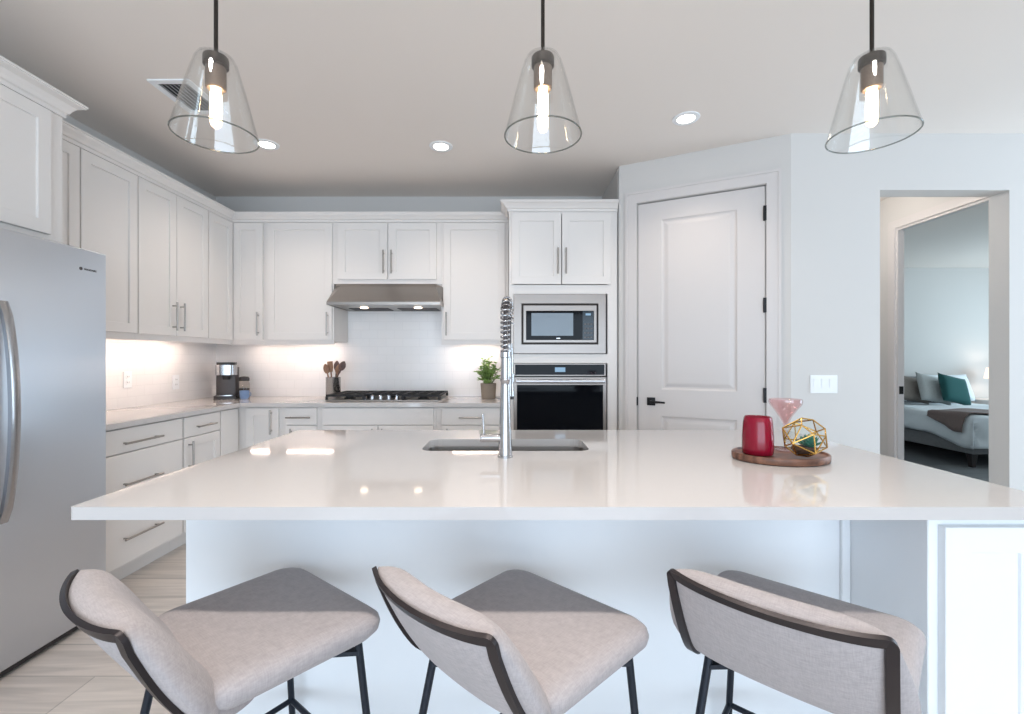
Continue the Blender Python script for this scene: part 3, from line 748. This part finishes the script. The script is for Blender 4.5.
# cubo-octahedral frame: hexagonal waist with smaller quads above and below, lying tilted
pts = [Vector((.077 * math.cos(R(60 * i)), .068 * math.sin(R(60 * i)), 0)) for i in range(6)]
top = [Vector((.042 * math.cos(R(60 * i + 30)), .042 * math.sin(R(60 * i + 30)), .048)) for i in range(6)]
bot = [Vector((.042 * math.cos(R(60 * i + 30)), .042 * math.sin(R(60 * i + 30)), -.048)) for i in range(6)]
rot = Matrix.Rotation(R(38), 4, 'X') @ Matrix.Rotation(R(15), 4, 'Z')
P = [rot @ p for p in pts + top + bot]
zmin = min(p.z for p in P)
P = [p + Vector((0, 0, -zmin + .003)) for p in P]
A, Tt, Bb = P[:6], P[6:12], P[12:]
edges = []
for i in range(6):
    j = (i + 1) % 6
    edges += [(A[i], A[j]), (Tt[i], Tt[j]), (Bb[i], Bb[j]), (A[i], Tt[i]), (A[j], Tt[i]), (A[i], Bb[i]), (A[j], Bb[i])]
m = MB()
for a, b in edges: m.tube([a, b], .0022, 6)
m.build('wire_frame', M['gold'], t, 60)
m = MB()
def poly(*ps): m.face(m.verts([tuple(p) for p in ps]))
for i in range(6):
    j = (i + 1) % 6; k = (i - 1) % 6
    poly(A[i], A[j], Tt[i]); poly(A[i], A[j], Bb[i]); poly(Tt[k], A[i], Tt[i]); poly(Bb[k], A[i], Bb[i])
poly(*Bb)
m.build('glass', M['clear'], t)
cen = sum(P, Vector()) / len(P)
m = MB(); m.lathe([(.018, .010), (.030, .016), (.040, .028), (.036, .035), (.02, .038)], cen.x, cen.y, 20); m.build('pebbles', M['soil'], t, 60)
m = MB(); rnd = random.Random(8)
for ring, (n, tl, L) in enumerate(((9, 62, .045), (8, 40, .044), (6, 18, .042))):
    for i in range(n):
        a = 2 * PI * i / n + ring * .4; tl_ = R(tl + rnd.uniform(-6, 6))
        d = Vector((math.sin(tl_) * math.cos(a), math.sin(tl_) * math.sin(a), math.cos(tl_)))
        b0 = Vector((cen.x + .006, cen.y - .012, .036)); sd = d.cross(Vector((0, 0, 1))).normalized()
        up_ = sd.cross(d)
        rings = []
        for u, wd in ((0, .004), (.35, .0085), (.7, .0065), (1, .0008)):
            c = b0 + d * L * u
            rings.append([tuple(c + sd * wd * math.cos(q) + up_ * wd * .45 * math.sin(q)) for q in (0, PI / 3, 2 * PI / 3, PI, 4 * PI / 3, 5 * PI / 3)])
        m.loft(rings)
m.build('succulent', M['succ'], t, 60)

# ------------------------------------------------------------------ counter stools (local: +y faces forward)
def seat_mesh():
    m = MB(); rings = []
    def ring(ins, z, lift):
        pts = []
        for x, y in rrect(-.222 + ins, .222 - ins, -.165 + ins, .225 - ins, max(.065 - ins * .4, .01), 8):
            k = (y + .165) / .39
            x2 = x * (.90 + .10 * k)                # a little narrower towards the back
            zz = z + lift * (.010 * (x / .22) ** 2 - .022 * max(0, k - .6) ** 1.5)
            pts.append((x2, y, zz))
        return pts
    for ins, z, l in ((.12, .590, 1), (.045, .592, 1), (.016, .600, 1), (.003, .614, 1), (0, .628, 1), (.003, .640, 1), (.014, .651, 1), (.035, .657, 1), (.075, .660, .8), (.13, .660, .5), (.17, .660, .2)):
        rings.append(ring(ins, z, l))
    m.loft(rings); return m
KN = [(-.055, .586), (-.110, .590), (-.160, .616), (-.199, .668), (-.243, .738), (-.291, .818)]
def prof(t):
    u = t * (len(KN) - 1); i = min(int(u), len(KN) - 2); f = u - i
    def P_(k): return KN[max(0, min(len(KN) - 1, k))]
    out = []
    for c in (0, 1):
        p0, p1, p2, p3 = P_(i - 1)[c], P_(i)[c], P_(i + 1)[c], P_(i + 2)[c]
        out.append(.5 * (2 * p1 + (p2 - p0) * f + (2 * p0 - 5 * p1 + 4 * p2 - p3) * f * f + (3 * p1 - p0 - 3 * p2 + p3) * f ** 3))
    return out
def back_w(t): return .150 + .060 * min(1, t / .55) ** .8 - .038 * max(0, (t - .6) / .4) ** 2
def back_pt(s, t):
    y, z = prof(t)
    wv = back_w(t)
    wrap = .032 * s * s * min(1, .15 + t)
    return Vector((wv * s, y + wrap, z))
def back_n(s, t):
    e = .01
    a = back_pt(min(s + e, 1), t) - back_pt(max(s - e, -1), t); b = back_pt(s, min(t + e, 1)) - back_pt(s, max(t - e, 0))
    return a.cross(b).normalized()      # outward (away from the sitter)
def outer(s, t, th=.066):
    f = max(0, 1 - abs(s) ** 5) ** .5 * max(0, 1 - abs(2 * t - 1) ** 9) ** .5
    return back_pt(s, t) + back_n(s, t) * th * f * .26
def inner(s, t, th=.066):
    f = max(0, 1 - abs(s) ** 5) ** .5 * max(0, 1 - abs(2 * t - 1) ** 9) ** .5
    return back_pt(s, t) - back_n(s, t) * th * f * .80
def back_mesh():
    m = MB(); ns, nt = 28, 26
    ss = [math.sin(PI / 2 * (-1 + 2 * i / ns)) for i in range(ns + 1)]
    tt = [.5 - .5 * math.cos(PI * j / nt) for j in range(nt + 1)]
    for fn, fl in ((outer, 0), (inner, 1)):
        g = [[m.b.verts.new(fn(s, t)) for s in ss] for t in tt]
        for j in range(nt):
            for i in range(ns): m.face((g[j][i], g[j][i + 1], g[j + 1][i + 1], g[j + 1][i]))
    bmesh.ops.remove_doubles(m.b, verts=m.b.verts[:], dist=.0004)
    return m
def make_stool():
    t = thing('counter_stool', '', 'bar stool', (0, 0, 0), 0, 'upholstered counter stools at the island')
    seat_mesh().build('seat', M['seat'], t, 180)
    back_mesh().build('backrest', M['seat'], t, 180)
    # flat metal band following the outside of the back
    pr = []
    hx, tt0, tt1, rc = .174, .28, .985, .025
    def fs(x, q): return max(-.97, min(.97, x / back_w(q)))
    for i in range(14): pr.append((-hx, tt0 + (tt1 - rc - tt0) * i / 13))
    for i in range(1, 6): a = R(180 - 90 * i / 6); pr.append((-hx + .008 + .008 * math.cos(a), tt1 - rc + rc * math.sin(a)))
    for i in range(25): pr.append((-hx + .008 + (2 * hx - .016) * i / 24, tt1))
    for i in range(1, 6): a = R(90 - 90 * i / 6); pr.append((hx - .008 + .008 * math.cos(a), tt1 - rc + rc * math.sin(a)))
    for i in range(14): pr.append((hx, tt1 - rc - (tt1 - rc - tt0) * i / 13))
    def fp(x, q):
        p = outer(fs(x, q), q); p.x = x; return p
    nn = [back_n(fs(x, q), q) for x, q in pr]; ps = [fp(x, q) + n * .0045 for (x, q), n in zip(pr, nn)]
    MB().strip(ps, nn, .0185, .009).build('back_frame', M['strip'], t, 40, label='dark flat metal band around the backrest')
    legs = {}
    for k, (x0, y0, x1, y1) in {'fl': (-.175, .165, -.215, .215), 'fr': (.175, .165, .215, .215), 'bl': (-.142, -.134, -.205, -.235), 'br': (.142, -.134, .205, -.235)}.items():
        top = Vector((x0, y0, .598)); bt = Vector((x1, y1, 0)); legs[k] = (top, bt)
        MB().tube([top, top.lerp(bt, .97), bt], [.009, .0085, .009], 12).build('leg', M['legs'], t, 40)
    def at(k, z):
        a, b = legs[k]; return a.lerp(b, (a.z - z) / a.z)
    m = MB()
    for a, b in (('fl', 'fr'), ('fr', 'br'), ('br', 'bl'), ('bl', 'fl')): m.tube([at(a, .27), at(b, .27)], .0075, 10)
    m.build('footrest', M['legs'], t, 40)
    m = MB()
    for a, b in (('fl', 'br'), ('fr', 'bl')): m.bar(at(a, .572), at(b, .572), .020, .010)
    m.build('seat_brace', M['legs'], t)
    return t
st0 = make_stool()
for i, (x, y, a, lab) in enumerate(((-.597, 1.041, -38, 'greyish beige upholstered counter stool at the left end, nearest the fridge'),
                                    (.024, 1.027, -43.5, 'greyish beige upholstered counter stool in the middle of the island'),
                                    (.640, 1.023, -42, 'greyish beige upholstered counter stool at the right end, by the island pier'))):
    o = st0 if i == 0 else copy_tree(st0)
    o.location = (x, y, 0); o.rotation_euler = (0, 0, R(a)); o['label'] = lab

# ------------------------------------------------------------------ pendants
ZS = Matrix.Diagonal((1, 1, .94, 1))
def make_pendant():
    t = thing('pendant_light', '', 'pendant light', (0, 0, 0), 0, 'clear glass pendants over the island')
    zr = 0.0       # rim height is the origin
    H = .245
    MB().tube([(0, 0, H * .94 - .005), (0, 0, CZ - 1.892 - .02)], .0055, 12).build('rod', M['bronze'], t, 40)
    MB().lathe([(.06, CZ - 1.892 - .022), (.06, CZ - 1.892 - .0005)], n=28).build('canopy', M['bronze'], t, 40)
    out = [(.110, 0), (.100, .040), (.088, .090), (.076, .140), (.063, .190), (.054, .222), (.046, .238), (.034, .246), (.010, .248)]
    ins = [(.0075, .2455), (.033, .2435), (.0435, .236), (.0515, .220), (.0605, .189), (.0735, .139), (.0855, .089), (.0975, .040), (.1075, 0)]
    m = MB(); rings = out + ins + [(.110, 0)]
    m.lathe(rings, n=48, cap0=False, cap1=False); bmesh.ops.remove_doubles(m.b, verts=m.b.verts[:], dist=.0002)
    gs = m.xf(ZS).build('glass_shade', M['shade'], t, 50)
    MB().tube([(.1088 * math.cos(2 * PI * k / 64), .1088 * math.sin(2 * PI * k / 64), 0) for k in range(65)], .0022, 8, False).build('rim', M['rim'], gs, 60)
    cp = MB().lathe([(.010, .243), (.031, .240), (.0325, .236), (.0325, .212), (.028, .208)], n=28).xf(ZS).build('socket_cap', M['bronze'], t, 40)
    MB().lathe([(.0262, .209), (.0262, .145), (.022, .141), (.010, .141)], n=28).xf(ZS).build('socket', M['copper'], t, 40)
    b = MB().lathe([(.009, .1405), (.011, .132), (.0140, .115), (.0140, .062), (.010, .048), (.003, .042)], n=20).xf(Matrix.Translation((0, 0, .012))).xf(ZS).build('bulb', M['bulbglass'], t, 60)
    return t
pe0 = make_pendant()
pens = []
for i, (x, lab) in enumerate(((-.843, 'clear glass pendant over the left end of the island'), (.091, 'clear glass pendant over the middle of the island, above the faucet'), (1.031, 'clear glass pendant over the right end of the island, above the tray'))):
    o = pe0 if i == 0 else copy_tree(pe0)
    o.location = (x, 1.30, 1.892); o['label'] = lab; pens.append(o)
# ------------------------------------------------------------------ recessed downlights and the vent
def make_can():
    t = thing('ceiling_downlight', '', 'ceiling light', (0, 0, 0), 0, 'recessed ceiling downlights')
    MB().lathe([(.052, -.001), (.054, -.006), (.080, -.004), (.082, -.0003), (.052, -.0003)], n=32).build('trim_ring', M['plate'], t, 40)
    MB().lathe([(.052, -.0005), (.052, -.003), (.02, -.004)], n=32).build('lens', M['can'], t, 40)
    return t
cans = ((-.489, 3.176, 'recessed ceiling light above the cooktop side of the aisle'), (1.08, 2.807, 'recessed ceiling light in front of the pantry door'),
        (-1.69, 3.147, 'recessed ceiling light behind the left glass pendant'), (-.80, .88, 'recessed ceiling light above the left counter stool'), (.02, .88, 'recessed ceiling light above the middle counter stool'), (.84, .88, 'recessed ceiling light above the right counter stool'))
c0 = make_can(); allc = []
for i, (x, y, lab) in enumerate(cans):
    o = c0 if i == 0 else copy_tree(c0)
    o.location = (x, y, CZ); o['label'] = lab; allc.append(o)
for o in allc:
    l = bpy.data.lights.new('downlight_beam', 'SPOT'); l.energy = CAN_W * (4.6 if o.location.y > 2 else 9.5); l.color = (1, .86, .74) if o.location.y > 2 else (1, .91, .84); l.spot_size = R(125 if o.location.y > 2 else 80); l.spot_blend = .8; l.shadow_soft_size = .075
    q = bpy.data.objects.new('downlight_beam', l); COL.objects.link(q); q.parent = o; q.location = (0, 0, -.012)
l = bpy.data.lights.new('hall_fill_light', 'POINT'); l.energy = 9; l.color = (1, .96, .91); l.shadow_soft_size = .1  # added fill light for the hall, unseen and without a fixture
q = bpy.data.objects.new('hall_fill_light', l); COL.objects.link(q); q.location = (2.75, 3.9, 2.55)
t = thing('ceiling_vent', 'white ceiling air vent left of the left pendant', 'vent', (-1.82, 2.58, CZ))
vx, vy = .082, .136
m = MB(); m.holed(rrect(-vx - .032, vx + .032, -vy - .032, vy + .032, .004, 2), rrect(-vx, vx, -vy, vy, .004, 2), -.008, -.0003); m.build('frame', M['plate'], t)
MB().box(-vx, vx, -vy, vy, -.0012, -.0003).build('duct_shade', M['black'], t)  # flat black sheet painted as the shade inside the vent opening
for i in range(7):
    x = -vx + .012 + i * (2 * vx - .024) / 6
    MB().bar((x, -vy, -.0045), (x, vy, -.0045), .007, .0012, (.7, 0, .7)).build('slat', M['plate'], t)

# ------------------------------------------------------------------ bedroom
BX0, BX1, BYF, BYH = 5.28, 7.22, 5.20, 7.28
t = thing('bed', 'wide grey upholstered bed with white bedding in the bedroom beyond the doorway', 'bed', ((BX0 + BX1) / 2, (BYF + BYH) / 2, 0))
hw2, hl = (BX1 - BX0) / 2, (BYH - BYF) / 2
MB().box(-hw2, hw2, -hl, hl, .16, .33, .02).build('bed_frame', M['bedframe'], t, 40)
for x in (-hw2 + .07, hw2 - .07):
    for y in (-hl + .08, hl - .08):
        MB().loft([[(x + a * .022, y + b * .022, 0) for a, b in ((-1, -1), (1, -1), (1, 1), (-1, 1))], [(x + a * .036, y + b * .036, .161) for a, b in ((-1, -1), (1, -1), (1, 1), (-1, 1))]]).build('leg', M['darkwood'], t)
MB().box(-hw2 - .02, hw2 + .02, hl - .09, hl + .0, .331, .98, .03).build('headboard', M['bedframe'], t, 40)
MB().box(-hw2 + .02, hw2 - .02, -hl + .02, hl - .095, .331, .57, .05, 3).build('mattress', M['sheet'], t, 60)
def drape(name, x0, x1, y0, y1, zt, drop, m_, parent, seed, dl=None, lift=0, res=44, th=.012, sides=(1, 1, 1)):
    """cloth lying on a slab top and hanging over the left, right and foot edges; drop may vary along the edge"""
    rnd = random.Random(seed); ph = [rnd.uniform(0, 6.28) for _ in range(8)]
    m = MB(); g = []
    U0, U1 = x0 - drop * sides[0], x1 + drop * sides[1]
    V0, V1 = y0 - drop * sides[2], y1
    for j in range(res + 1):
        row = []
        for i in range(res + 1):
            u = U0 + (U1 - U0) * i / res; v = V0 + (V1 - V0) * j / res
            ox = max(x0 - u, 0) + max(u - x1, 0); oy = max(y0 - v, 0)
            k = 1.0
            if dl: k = dl(u, v)
            ox *= k; oy *= k
            xx = min(max(u, x0), x1); yy = max(v, y0)
            dz = max(ox, oy)
            wv = .018 * math.sin(v * 11 + ph[0]) + .012 * math.sin(u * 13 + ph[1]) + .008 * math.sin((u + v) * 23 + ph[2])
            fl = min(1, dz / .15)
            xx += (-1 if u < x0 else 1 if u > x1 else 0) * (.012 + .05 * fl * .6 + wv * fl)
            yy -= (1 if v < y0 else 0) * (.012 + .03 * fl + wv * fl)
            zz = zt - dz + (.010 * math.sin(u * 9 + ph[3]) * math.sin(v * 7 + ph[4]) if dz == 0 else 0) + .012
            if u < x0: xx -= lift
            row.append(m.b.verts.new((xx, yy, zz)))
        g.append(row)
    for j in range(res):
        for i in range(res): m.face((g[j][i], g[j][i + 1], g[j + 1][i + 1], g[j + 1][i]))
    o = m.build(name, m_, parent, 180, normals=False)
    sl = o.modifiers.new('thick', 'SOLIDIFY'); sl.thickness = th; sl.offset = 1
    return o
def dlv(u, v):   # hangs lower towards the foot corner
    f = max(0, min(1, (5.75 - v) / .5)); return .60 + .28 * f
dv = drape('duvet', BX0 + .01, BX1 - .01, BYF + .02, 6.45, .575, .40, M['sheet'], None, 2, dlv)
meta(dv, 'white rumpled duvet draped over the bed in the bedroom', 'duvet')
th_ = drape('throw_blanket', BX0 + .01, BX1 - .2, BYF + .05, 5.72, .604, .22, M['taupe'], None, 2, lambda u, v: .35 + .6 * max(0, min(1, (5.72 - v) / .4)), lift=.03, sides=(1, 0, 0))
meta(th_, 'taupe knitted throw blanket lying across the foot of the bed', 'blanket')
def pillow(label, x, y, z, w, h, d, m_, lean, roll=0, yaw=0):
    m = MB(); n = 14; gs = []
    for sgn in (1, -1):
        g = []
        for j in range(n + 1):
            row = []
            for i in range(n + 1):
                a, b = -1 + 2 * i / n, -1 + 2 * j / n
                pin = 1 - .07 * (1 - abs(a) ** 2) * abs(b) ** 3; pin2 = 1 - .07 * (1 - abs(b) ** 2) * abs(a) ** 3
                f = (max(0, 1 - a ** 4) * max(0, 1 - b ** 4)) ** .45
                row.append(m.b.verts.new((a * w / 2 * pin2, sgn * d / 2 * f, h / 2 + b * h / 2 * pin)))
            g.append(row)
        gs.append(g)
        for j in range(n):
            for i in range(n): m.face((g[j][i], g[j][i + 1], g[j + 1][i + 1], g[j + 1][i]))
    bmesh.ops.remove_doubles(m.b, verts=m.b.verts[:], dist=.0005)
    o = m.build('pillow', m_, None, 180)
    o.location = (x, y, z); o.rotation_euler = (R(-lean), R(roll), R(yaw))
    return meta(o, label, 'pillow', 'pillows on the bed')
pillow('white sleeping pillow behind the taupe pillow on the bed', 5.78, 7.04, .60, .70, .45, .16, M['sheet'], 22)
pillow('white sleeping pillow at the right side of the bed', 6.82, 7.00, .60, .70, .45, .16, M['sheet'], 22)
pillow('taupe linen pillow, leftmost on the bed', 6.08, 6.86, .605, .46, .44, .12, M['ptaupe'], 26, 10)
pillow('pale grey pillow between the taupe and teal pillows', 6.27, 6.70, .605, .46, .46, .12, M['pgrey'], 26, 12)
pillow('dark teal velvet pillow in front on the bed', 6.42, 6.54, .605, .42, .46, .12, M['pgreen'], 26, 14)
t = thing('nightstand', 'pale nightstand right of the bed', 'nightstand', (7.60, 7.18, 0))
MB().box(-.25, .25, -.19, .19, .12, .62, .006).build('body', M['cab'], t)
d = MB().box(-.23, .23, -.206, -.191, .36, .60, .003, 1).build('drawer', M['cab'], t); MB().tube([(-.06, -.222, .48), (.06, -.222, .48)], .006, 8).tube([(-.05, -.206, .48), (-.05, -.222, .48)], .004, 6).tube([(.05, -.206, .48), (.05, -.222, .48)], .004, 6).build('handle', M['nickel'], d)
for x in (-.22, .22):
    for y in (-.16, .16): MB().box(x - .018, x + .018, y - .018, y + .018, 0, .12).build('leg', M['darkwood'], t)
t = thing('table_lamp', 'small glowing table lamp beside the bed', 'lamp', (7.58, 7.12, .62))
MB().lathe([(.06, 0), (.06, .012), (.02, .02), (.035, .10), (.045, .16), (.012, .24), (.008, .36)], n=24).build('base', M['pot'], t, 60)
MB().lathe([(.13, .33), (.10, .50), (.098, .50), (.128, .33)], n=32, cap0=False, cap1=False).build('lamp_shade', M['lampshade'], t, 60)
l = bpy.data.lights.new('bedside_bulb_light', 'POINT'); l.energy = 2.5; l.color = (1, .8, .65); l.shadow_soft_size = .04
q = bpy.data.objects.new('bedside_bulb_light', l); COL.objects.link(q); q.parent = t; q.location = (0, 0, .43)
